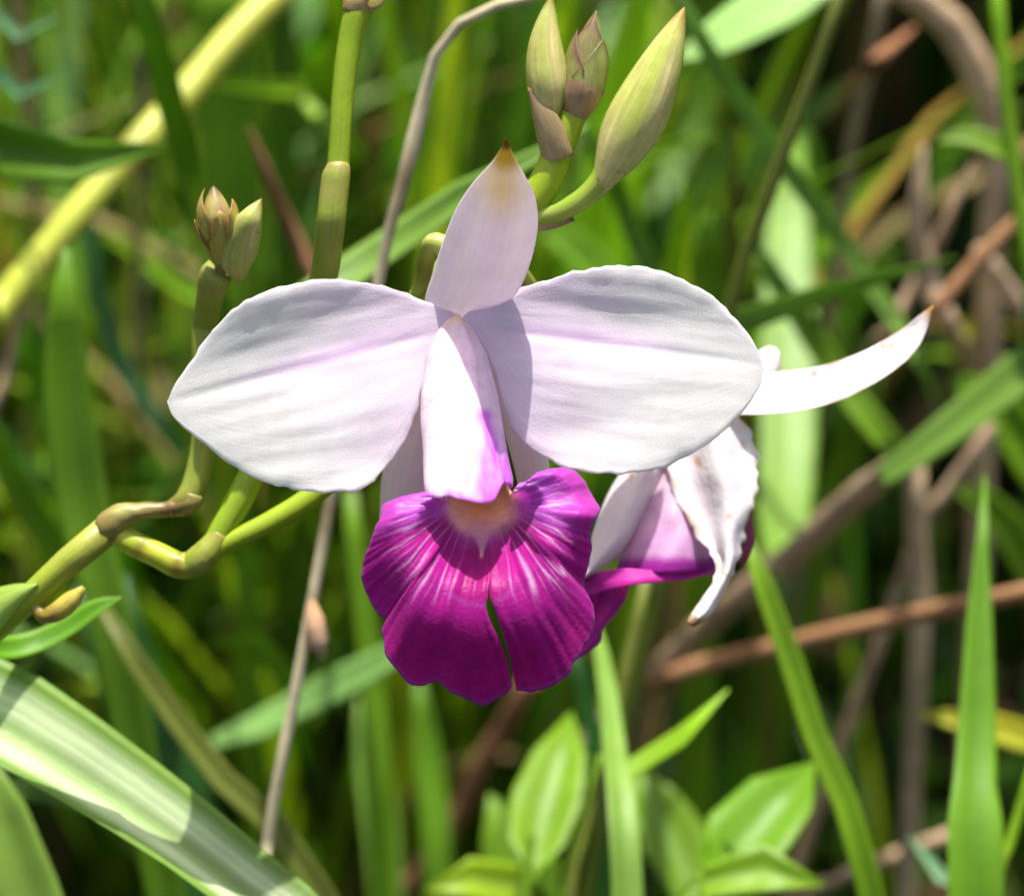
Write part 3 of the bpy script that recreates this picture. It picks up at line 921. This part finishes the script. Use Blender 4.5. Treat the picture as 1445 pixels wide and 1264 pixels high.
B('grass_blade', 'bluish blade lying low at the left of the jointed stem', 'grass blade', 'bl', [50, 54, 40, 6], [(-80, 570), (-20, 600), (30, 650), (60, 720)], .58, .62, 'f', roll=30, group=GB)
B('grass_blade', 'soft green blade arching behind the lower left petal tip', 'grass blade', 'lg', [4, 26, 30, 26, 22], [(292, 620), (262, 660), (225, 705), (190, 745), (130, 800)], .52, .56, 'v', roll=22, group=GB)
T_('dry_stalk', 'short tan dead stalk at the left below the yellow cane', 'stalk', 'pk', [12, 14, 14], [(40, 400), (20, 480), (5, 540), (-20, 600)], .54, .58, 'f', GS)
# --- below left
B('folded_leaf', 'broad green leaf with painted pale gloss and a sunken midrib below the split leaf', 'leaf', 'pg', [70, 130, 160, 160, 146, 130, 116, 104, 84],
  [(-260, 960), (-180, 960), (-90, 978), (0, 1016), (100, 1076), (200, 1142), (300, 1214), (400, 1300), (480, 1400)], .392, .384, 'v', roll=38, fold=.3, rib=-.5, seg=50)
B('grass_blade', 'broad green blade beneath the glossy folded leaf', 'grass blade', 'lg', [60, 84, 96, 90], [(-50, 1060), (0, 1150), (40, 1260), (70, 1360), (90, 1460)], .43, .43, 'v', roll=8, group=GB)
B('grass_blade', 'long olive green blade slanting from the split leaf downward', 'grass blade', 'ol', [14, 30, 34, 36, 38], [(140, 850), (190, 930), (260, 1030), (335, 1125), (470, 1290)], .46, .46, 'v', roll=10, group=GB)
B('grass_blade', 'dark green wide blade behind the long olive blade', 'grass blade', 'dg', [80, 96, 90], [(140, 820), (180, 960), (230, 1090), (280, 1200)], .52, .52, 'v', roll=22, group=GB)
B('grass_blade', 'pale green blade crossing low behind the thin tan stalk', 'grass blade', 'pg', [20, 54, 56, 44, 10], [(590, 905), (520, 945), (440, 985), (350, 1030), (262, 1062)], .52, .58, 'f', roll=42, fold=.08, group=GB)
T_('seed_stalk', 'thin tan dry stalk with a drooping seed husk', 'stalk', 'straw', [13, 15, 16, 17], [(760, -6), (700, 8), (648, 34), (618, 70), (600, 130), (575, 235), (548, 330), (528, 430), (500, 560), (468, 700), (440, 850), (412, 1000), (388, 1120), (372, 1230), (358, 1340)], .405, .43, 'v', None, seg=80, knots=((.065, .5), (.16, .15)))
husk = build('seed_husk', sweep([W(440, 846, .4225), W(444, 872, .422), W(448, 905, .422), W(455, 930, .422)], [.0004, .0012, .0014, .0003], 10, lambda t, a: mix(CK['rb'][1], CK['pk'][1], t)), M_DRY, None, W(440, 846, .4225))
tag(husk, 'small tan seed husk hanging on the thin dry stalk', 'seed husk')
# --- middle
B('grass_blade', 'long light green blade rising diagonally behind the upper sepal', 'grass blade', 'lg', [6, 30, 46, 54, 56, 50], [(830, 178), (760, 222), (670, 268), (560, 335), (470, 400), (330, 500)], .43, .46, 'f', roll=26, fold=.16, group=GB)
B('grass_blade', 'slim green blade slanting behind the curved bud stalk', 'grass blade', 'g', [24, 30, 32, 30], [(800, 130), (850, 220), (890, 320), (930, 420), (975, 540)], .52, .55, 'f', roll=12, group=GB)
B('grass_blade', 'green blade slanting under the plump bud', 'grass blade', 'bg', [6, 22, 26, 22], [(1010, 190), (940, 212), (870, 240), (760, 330)], .56, .60, 'f', roll=20, group=GB)
B('grass_blade', 'mid green blade behind the right petal top edge', 'grass blade', 'g', [40, 54, 60], [(740, 290), (800, 340), (860, 400), (920, 480)], .60, .62, 'f', roll=24, group=GB)
B('grass_blade', 'pointed yellow green blade beside the right petal top', 'grass blade', 'yg', [3, 22, 30, 36], [(968, 250), (962, 310), (950, 380), (935, 480)], .52, .54, 'v', roll=10, group=GB)
B('grass_blade', 'broad sunlit yellow green leaf above the right petal', 'leaf', 'bg', [46, 70, 76, 60], [(1006, 300), (1004, 345), (1002, 400), (1000, 500)], .55, .56, 'v', roll=16, group=GB)
B('grass_blade', 'thin olive blade with pointed tip above the right petal', 'grass blade', 'ol', [3, 16, 20, 26], [(1042, 170), (1034, 240), (1030, 320), (1040, 420)], .53, .55, 'v', roll=0, group=GB)
B('grass_blade', 'green upright blade below the left petal near the lip', 'grass blade', 'bg', [16, 30, 36, 40], [(494, 690), (502, 780), (518, 880), (528, 1010), (536, 1150)], .54, .54, 'v', roll=12, group=GB)
B('grass_blade', 'soft pale upright blade under the lip', 'grass blade', 'lg', [10, 44, 52, 50], [(508, 985), (520, 1060), (534, 1150), (546, 1290)], .60, .60, 'v', roll=20, group=GB)
B('grass_blade', 'dark green upright blade under the lip', 'grass blade', 'g', [10, 36, 40, 36], [(590, 960), (600, 1040), (612, 1130), (620, 1280)], .60, .60, 'v', roll=8, group=GB)
B('grass_blade', 'long green blade below the seed husk', 'grass blade', 'bg', [4, 28, 36, 30], [(292, 905), (340, 895), (395, 935), (412, 1000)], .56, .58, 'f', roll=24, group=GB)
T_('twig', 'broken brown twig slanting down beneath the lip', 'twig', 'rb', [26, 30, 30, 28], [(748, 960), (720, 1010), (672, 1090), (640, 1160), (560, 1275)], .58, .62, 'f', knots=((.2, .2),))
# --- broad leaves under the flower
def leafw(w, n=17, sharp=.9):
    return [max(2, w * math.sin(math.pi * min(1, (i / (n - 1)) ** sharp * .95 + .01)) ** 1.05) for i in range(n)]


def bleaf(label, ck, w, pts, d0, d1, roll=0, root='v', fold=.22):
    pts = [p[:2] for p in spline([(x, y, 0) for x, y in pts], 16)]
    return B('broad_leaf', label, 'leaf', ck, leafw(w), pts, d0, d1, root, roll=roll, fold=fold, group='broad leaves under the orchid', rib=.25, seg=40)


bleaf('upright bright green leaf with a pale curled tip below the lip', 'bg', 104, [(806, 1005), (790, 1070), (768, 1150), (740, 1270)], .50, .475, 14)
bleaf('wide bright green leaf beside the tan twigs, largest of the low leaves', 'bg', 128, [(1150, 1075), (1100, 1130), (1050, 1190), (990, 1290)], .475, .455, 30)
bleaf('bright leaf lying level at the foot of the wide leaf', 'bg', 78, [(1165, 1248), (1095, 1228), (1020, 1232), (950, 1275)], .445, .45, 30)
bleaf('shaded green leaf leaning left of the wide bright leaf', 'g', 100, [(890, 1075), (925, 1140), (960, 1210), (1000, 1310)], .53, .52, 20)
bleaf('mid green leaf behind the upright leaf with pale tip', 'g', 110, [(690, 1120), (720, 1180), (742, 1250), (770, 1340)], .53, .53, 8)
bleaf('low bright leaf under the broken brown twig', 'yg', 70, [(600, 1255), (670, 1240), (730, 1252), (800, 1300)], .49, .50, 20)
B('grass_blade', 'narrow yellow green leaf pointing up to the wilted flower', 'leaf', 'yg', [3, 26, 40, 42, 20, 10], [(1028, 972), (985, 1018), (935, 1062), (885, 1090), (842, 1106), (822, 1160)], .45, .46, 'v', roll=48, fold=.1)
B('grass_blade', 'pale upright blade rising behind the wilted lip', 'grass blade', 'lg', [10, 24, 32, 40, 46], [(834, 860), (850, 930), (862, 1010), (872, 1120), (885, 1290)], .48, .44, 'v', roll=22, group=GB)
T_('green_stem', 'slim olive green stem below the wilted lip', 'stem', 'ol', [14, 18, 20, 20], [(915, 800), (900, 870), (880, 960), (850, 1080), (815, 1200), (800, 1300)], .47, .47, 'v', mat=M_STEM)
B('grass_blade', 'dark green blade beside the slim olive stem', 'grass blade', 'dg', [20, 28, 30], [(800, 900), (825, 970), (840, 1060), (850, 1200)], .54, .54, 'v', roll=8, group=GB)
# --- right side
B('broad_leaf', 'broad whitish green sunlit leaf above the olive stem', 'leaf', 'pg', [70, 84, 80, 60, 10], [(1190, -60), (1120, -8), (1060, 28), (1010, 58), (960, 84)], .52, .50, None, roll=28, fold=.1, rib=.3)
B('grass_blade', 'long narrow green blade slanting past the whitish leaf', 'grass blade', 'lg', [20, 26, 30, 30, 28, 24], [(935, -40), (985, 55), (1050, 150), (1110, 240), (1180, 330), (1250, 430), (1300, 520)], .48, .54, 'f', roll=14, group=GB)
T_('green_stem', 'thin olive stem crossing the long narrow blade', 'stem', 'ol', [18, 20, 22, 20], [(1200, -50), (1160, 70), (1112, 200), (1075, 300), (1050, 380), (1020, 480)], .46, .48, 'v', mat=M_STEM)
T_('green_stem', 'dull thin stem beside the brown broken stub', 'stem', 'gb', [18, 18, 18], [(1250, -40), (1228, 90), (1205, 190), (1190, 300)], .56, .58, 'v', mat=M_STEM)
T_('dry_stub', 'short orange brown broken stub against the dull thin stem', 'stalk', 'rb', [8, 26, 16], [(1290, 40), (1250, 75), (1215, 108)], .565, .565, 'f')
B('grass_blade', 'pale wide blade hanging tip down behind the long white sepal', 'grass blade', 'lg', [8, 46, 70, 78, 78, 74, 56, 34, 30, 26],
  [(1094, 812), (1100, 780), (1106, 720), (1112, 620), (1113, 500), (1112, 390), (1114, 280), (1120, 210), (1138, 200), (1150, 260)], .545, .65, 'v', roll=0, fold=.10, group=GB, seg=50)
B('grass_blade', 'light green blade running level above the long white sepal', 'grass blade', 'lg', [4, 22, 34, 46, 50], [(1350, 362), (1275, 382), (1180, 408), (1080, 442), (960, 480)], .47, .50, 'f', roll=40, fold=.08, group=GB)
B('grass_blade', 'green blade slanting under the long white sepal tip', 'grass blade', 'g', [26, 36, 40, 36], [(1070, 360), (1130, 450), (1190, 545), (1275, 655)], .53, .55, 'f', roll=12, group=GB)
T_('dry_stalk', 'thick pinkish brown knotted stalk next to the upright green stem', 'stalk', 'pk', [40, 46, 44, 38], [(1240, -40), (1320, 14), (1360, 60), (1395, 140), (1405, 210), (1400, 330)], .58, .60, 'v', GS, knots=((.25, .2),))
T_('green_stem', 'bright green upright stem with one side leaf', 'stem', 'bg', [20, 22, 24, 24], [(1404, -50), (1412, 60), (1424, 170), (1440, 300), (1458, 450)], .50, .50, 'v', mat=M_LEAF)
B('grass_blade', 'short green leaf joining the bright upright stem', 'leaf', 'bg', [3, 22, 34, 34, 10], [(1322, 200), (1355, 194), (1390, 200), (1418, 212), (1434, 236)], .50, .50, None, roll=20)
T_('dry_stalk', 'thick pale brown dead stalk standing over the white sepal tip', 'stalk', 'pk', [5, 26, 34, 34, 28], [(1304, 206), (1298, 280), (1290, 345), (1310, 400), (1345, 470)], .545, .57, 'f', GS)
T_('dry_stalk', 'thin pale brown dead stalk leaning on the thick one', 'stalk', 'br', [3, 16, 20, 20, 20], [(1375, 226), (1345, 300), (1310, 365), (1270, 440), (1240, 480)], .55, .57, 'f', GS)
T_('dry_stalk', 'reddish brown stalk pointing at the white sepal tip', 'stalk', 'rb', [20, 24, 24], [(1460, 285), (1400, 345), (1340, 415), (1290, 480)], .52, .54, 'f', GS)
T_('dry_stalk', 'brown stalk slanting from the reddish stalk to the right', 'stalk', 'pk', [22, 26, 26], [(1382, 352), (1420, 405), (1470, 480), (1510, 560)], .56, .58, 'v', GS)
B('yellow_leaf', 'small yellow leaf scrap beyond the white sepal tip', 'leaf', 'y', [14, 36, 36, 8], [(1310, 455), (1335, 470), (1362, 468), (1388, 458)], .60, .62, 'f', roll=20)
B('grass_blade', 'long light green blade rising right from the brown bent stalk', 'grass blade', 'lg', [70, 64, 56, 46, 30], [(1520, 470), (1440, 528), (1360, 590), (1300, 635), (1240, 675)], .50, .51, None, roll=26, fold=.14, group=GB)
T_('dry_stalk', 'long brown bent stalk slanting down from the light green blade', 'stalk', 'br', [14, 38, 40, 40, 38, 34, 32], [(1300, 634), (1255, 664), (1190, 715), (1110, 790), (1020, 860), (940, 935), (860, 1015), (790, 1085)], .51, .60, 'f', GS)
T_('dry_stalk', 'upright brown stalk below the bent stalk joint', 'stalk', 'br', [28, 30, 32, 30], [(1292, 655), (1292, 740), (1300, 830), (1296, 930)], .54, .55, 'v', GS)
T_('dry_stalk', 'thin brown stalk leaning on the upright brown stalk', 'stalk', 'br', [18, 20, 20], [(1400, 600), (1355, 665), (1312, 730), (1280, 800)], .55, .56, 'v', GS)
T_('twig', 'long tan twig lying across under the brown stalks', 'twig', 'rb', [24, 26, 28, 26, 26], [(1500, 822), (1400, 846), (1300, 866), (1200, 888), (1100, 912), (1000, 935), (930, 962)], .50, .56, 'f', knots=((.3, .18), (.5, .18)))
B('grass_blade', 'long slim bright green blade crossing the tan twig', 'grass blade', 'bg', [12, 28, 34, 36, 38], [(1046, 740), (1075, 820), (1110, 915), (1160, 1070), (1235, 1290)], .45, .45, 'v', roll=10, group=GB)
B('grass_blade', 'tall wide light green blade standing over the tan twig end', 'grass blade', 'g', [3, 18, 36, 50, 56, 72, 80], [(1390, 670), (1386, 760), (1382, 860), (1380, 960), (1376, 1060), (1374, 1170), (1376, 1300)], .455, .435, 'v', roll=8, fold=.14, group=GB)
B('yellow_leaf', 'yellowing leaf lying behind the tall wide blade', 'leaf', 'y', [6, 36, 44, 40], [(1298, 1008), (1350, 1012), (1410, 1032), (1480, 1050)], .52, .54, 'f', roll=20)
B('grass_blade', 'bright green leaf beyond the tall wide blade', 'leaf', 'bg', [20, 70, 80, 60], [(1340, 540), (1400, 570), (1450, 640), (1500, 740)], .58, .60, 'v', roll=24, group=GB)
B('grass_blade', 'green blade leaning toward the tall wide blade', 'grass blade', 'g', [10, 50, 60, 50], [(1350, 690), (1400, 720), (1450, 790), (1490, 900)], .56, .58, 'v', roll=14, group=GB)
T_('twig', 'short grey twig lying at the foot of the slim green blade', 'twig', 'pk', [18, 20, 18], [(1360, 1170), (1290, 1196), (1225, 1222), (1160, 1250)], .56, .57, 'f')
T_('green_stem', 'yellow green thin stem rising beside the tall wide blade', 'stem', 'yg', [14, 16, 18], [(1470, 1040), (1440, 1140), (1410, 1240), (1390, 1330)], .45, .45, 'v', mat=M_LEAF)
B('grass_blade', 'small dark blade at the foot of the tall wide blade', 'grass blade', 'bl', [4, 24, 26], [(1284, 1180), (1315, 1220), (1345, 1262), (1370, 1320)], .50, .50, 'v', roll=10, group=GB)
B('grass_blade', 'dark green blade behind the long brown bent stalk', 'grass blade', 'g', [30, 60, 60], [(1230, 520), (1200, 640), (1160, 760), (1120, 900)], .60, .62, 'v', roll=12, group=GB)


# ------------------------------------------------------------------ grass and undergrowth as uncountable masses
def grass_mass(name, count, spot, hrange, wrange, label, seed, cols, leafy=False):
    rg = random.Random(seed)
    V, Fc, C, U = [], [], [], []
    for _ in range(count):
        x, y = spot(rg)
        z0 = gh(x, y) - .003
        h = rg.uniform(*hrange); w = rg.uniform(*wrange)
        az = rg.uniform(0, 2 * math.pi); lean = rg.uniform(.05, .75) ** 1.2 * h
        d = Vector((math.cos(az), math.sin(az), 0)) * lean
        side = Vector((math.cos(az + 1.57 + rg.uniform(-.9, .9)), math.sin(az + 1.57), 0)).normalized()
        droop = rg.uniform(0, .45) * h if lean > .3 * h else 0
        c = rg.choices([k[0] for k in cols], [k[1] for k in cols])[0]
        g = rg.uniform(.65, 1.3)
        c = tuple(q * g * rg.uniform(.92, 1.08) for q in c)
        b0 = len(V)
        n = 7
        for i in range(n + 1):
            t = i / n
            p = Vector((x, y, z0)) + d * (t ** 1.7) + Vector((0, 0, h * t - droop * t ** 3))
            if leafy:
                ww = w * max(.05, math.sin(math.pi * max(0, (t - .45) / .55)) ** .8) if t > .45 else w * .07
            else:
                ww = w * (1 - t ** 2.4) * (.6 + .4 * min(1, t * 4)) + .0002
            nn = side.cross(d + Vector((0, 0, h))).normalized()
            V += [p - side * ww / 2 + nn * ww * .16, p, p + side * ww / 2 + nn * ww * .16]
            C += [c] * 3
            U += [(0, t), (.5, t), (1, t)]
        for i in range(n):
            for k in (0, 1):
                a = b0 + i * 3 + k
                Fc.append((a, a + 1, a + 4, a + 3))
    o = build(name, (V, Fc, C, U), M_GRASS)
    return tag(o, label, name.replace('_', ' '), kind='stuff')


gl = lambda c: lin(c)
GCOL = [(gl((94, 126, 24)), 5), (gl((122, 154, 28)), 4), (gl((148, 178, 40)), 2.5), (gl((132, 172, 96)), 2), (gl((62, 90, 22)), 2.5), (gl((172, 146, 104)), 1.3), (gl((142, 110, 72)), .8)]


def spot_main(rg):
    while True:
        y = .62 + 1.4 * rg.random() ** 1.15
        x = rg.uniform(-.32 - .25 * y, .32 + .25 * y)
        # a thinner, darker hollow to the right
        px = x / y
        if px > .04 and rg.random() < .955 or px > .0 and rg.random() < .35:
            continue
        return x, y


def spot_wide(rg):
    while True:
        x, y = rg.uniform(-1.8, 1.8), rg.uniform(-.9, 3.0)
        if y < .5 and abs(x) < .25 + .1 * abs(y):
            continue
        if .3 < y < 1.9 and -.02 < x / y < .26 and rg.random() < .97:
            continue
        return x, y


def spot_near(rg):
    return rg.uniform(-.3, .3), rg.uniform(.30, .55)


grass_mass('grass', 4200, spot_main, (.16, .46), (.003, .009), 'dense tangle of green grass blades behind the orchid', 21, GCOL)
grass_mass('meadow_grass', 5200, spot_wide, (.10, .30), (.004, .010), 'meadow grass spreading around over the soil', 22, GCOL)
grass_mass('short_grass', 700, spot_near, (.05, .16), (.003, .006), 'short grass low on the soil beneath the orchid', 23, GCOL)
grass_mass('undergrowth', 1100, spot_main, (.10, .34), (.012, .030), 'leafy green undergrowth among the grass', 24, [(gl((70, 124, 22)), 4), (gl((100, 150, 30)), 3), (gl((50, 92, 26)), 3)], leafy=True)
grass_mass('dry_straw', 420, spot_main, (.14, .40), (.0014, .0035), 'thin tan dead straws tangled through the grass', 25, [(gl((176, 150, 108)), 3), (gl((150, 112, 76)), 2), (gl((120, 92, 66)), 2)])


def spot_tall(rg):
    return rg.uniform(.02, .70), rg.uniform(1.0, 1.75)


def spot_hollow(rg):
    y = rg.uniform(.62, 1.5)
    return y * rg.uniform(.0, .26), y


grass_mass('shading_grass', 2400, spot_tall, (.45, .95), (.006, .014), 'added tall grass, mostly out of view, shading the hollow behind the orchid', 26, [(gl((70, 108, 26)), 3), (gl((96, 136, 32)), 2), (gl((52, 84, 24)), 3), (gl((140, 112, 80)), 1)])  # added mostly above the frame to cast shade into the hollow
grass_mass('low_undergrowth', 900, spot_hollow, (.03, .11), (.008, .020), 'low dark leaves covering the soil of the hollow', 27, [(gl((60, 96, 26)), 3), (gl((44, 72, 24)), 3), (gl((110, 86, 58)), 1)], leafy=True)
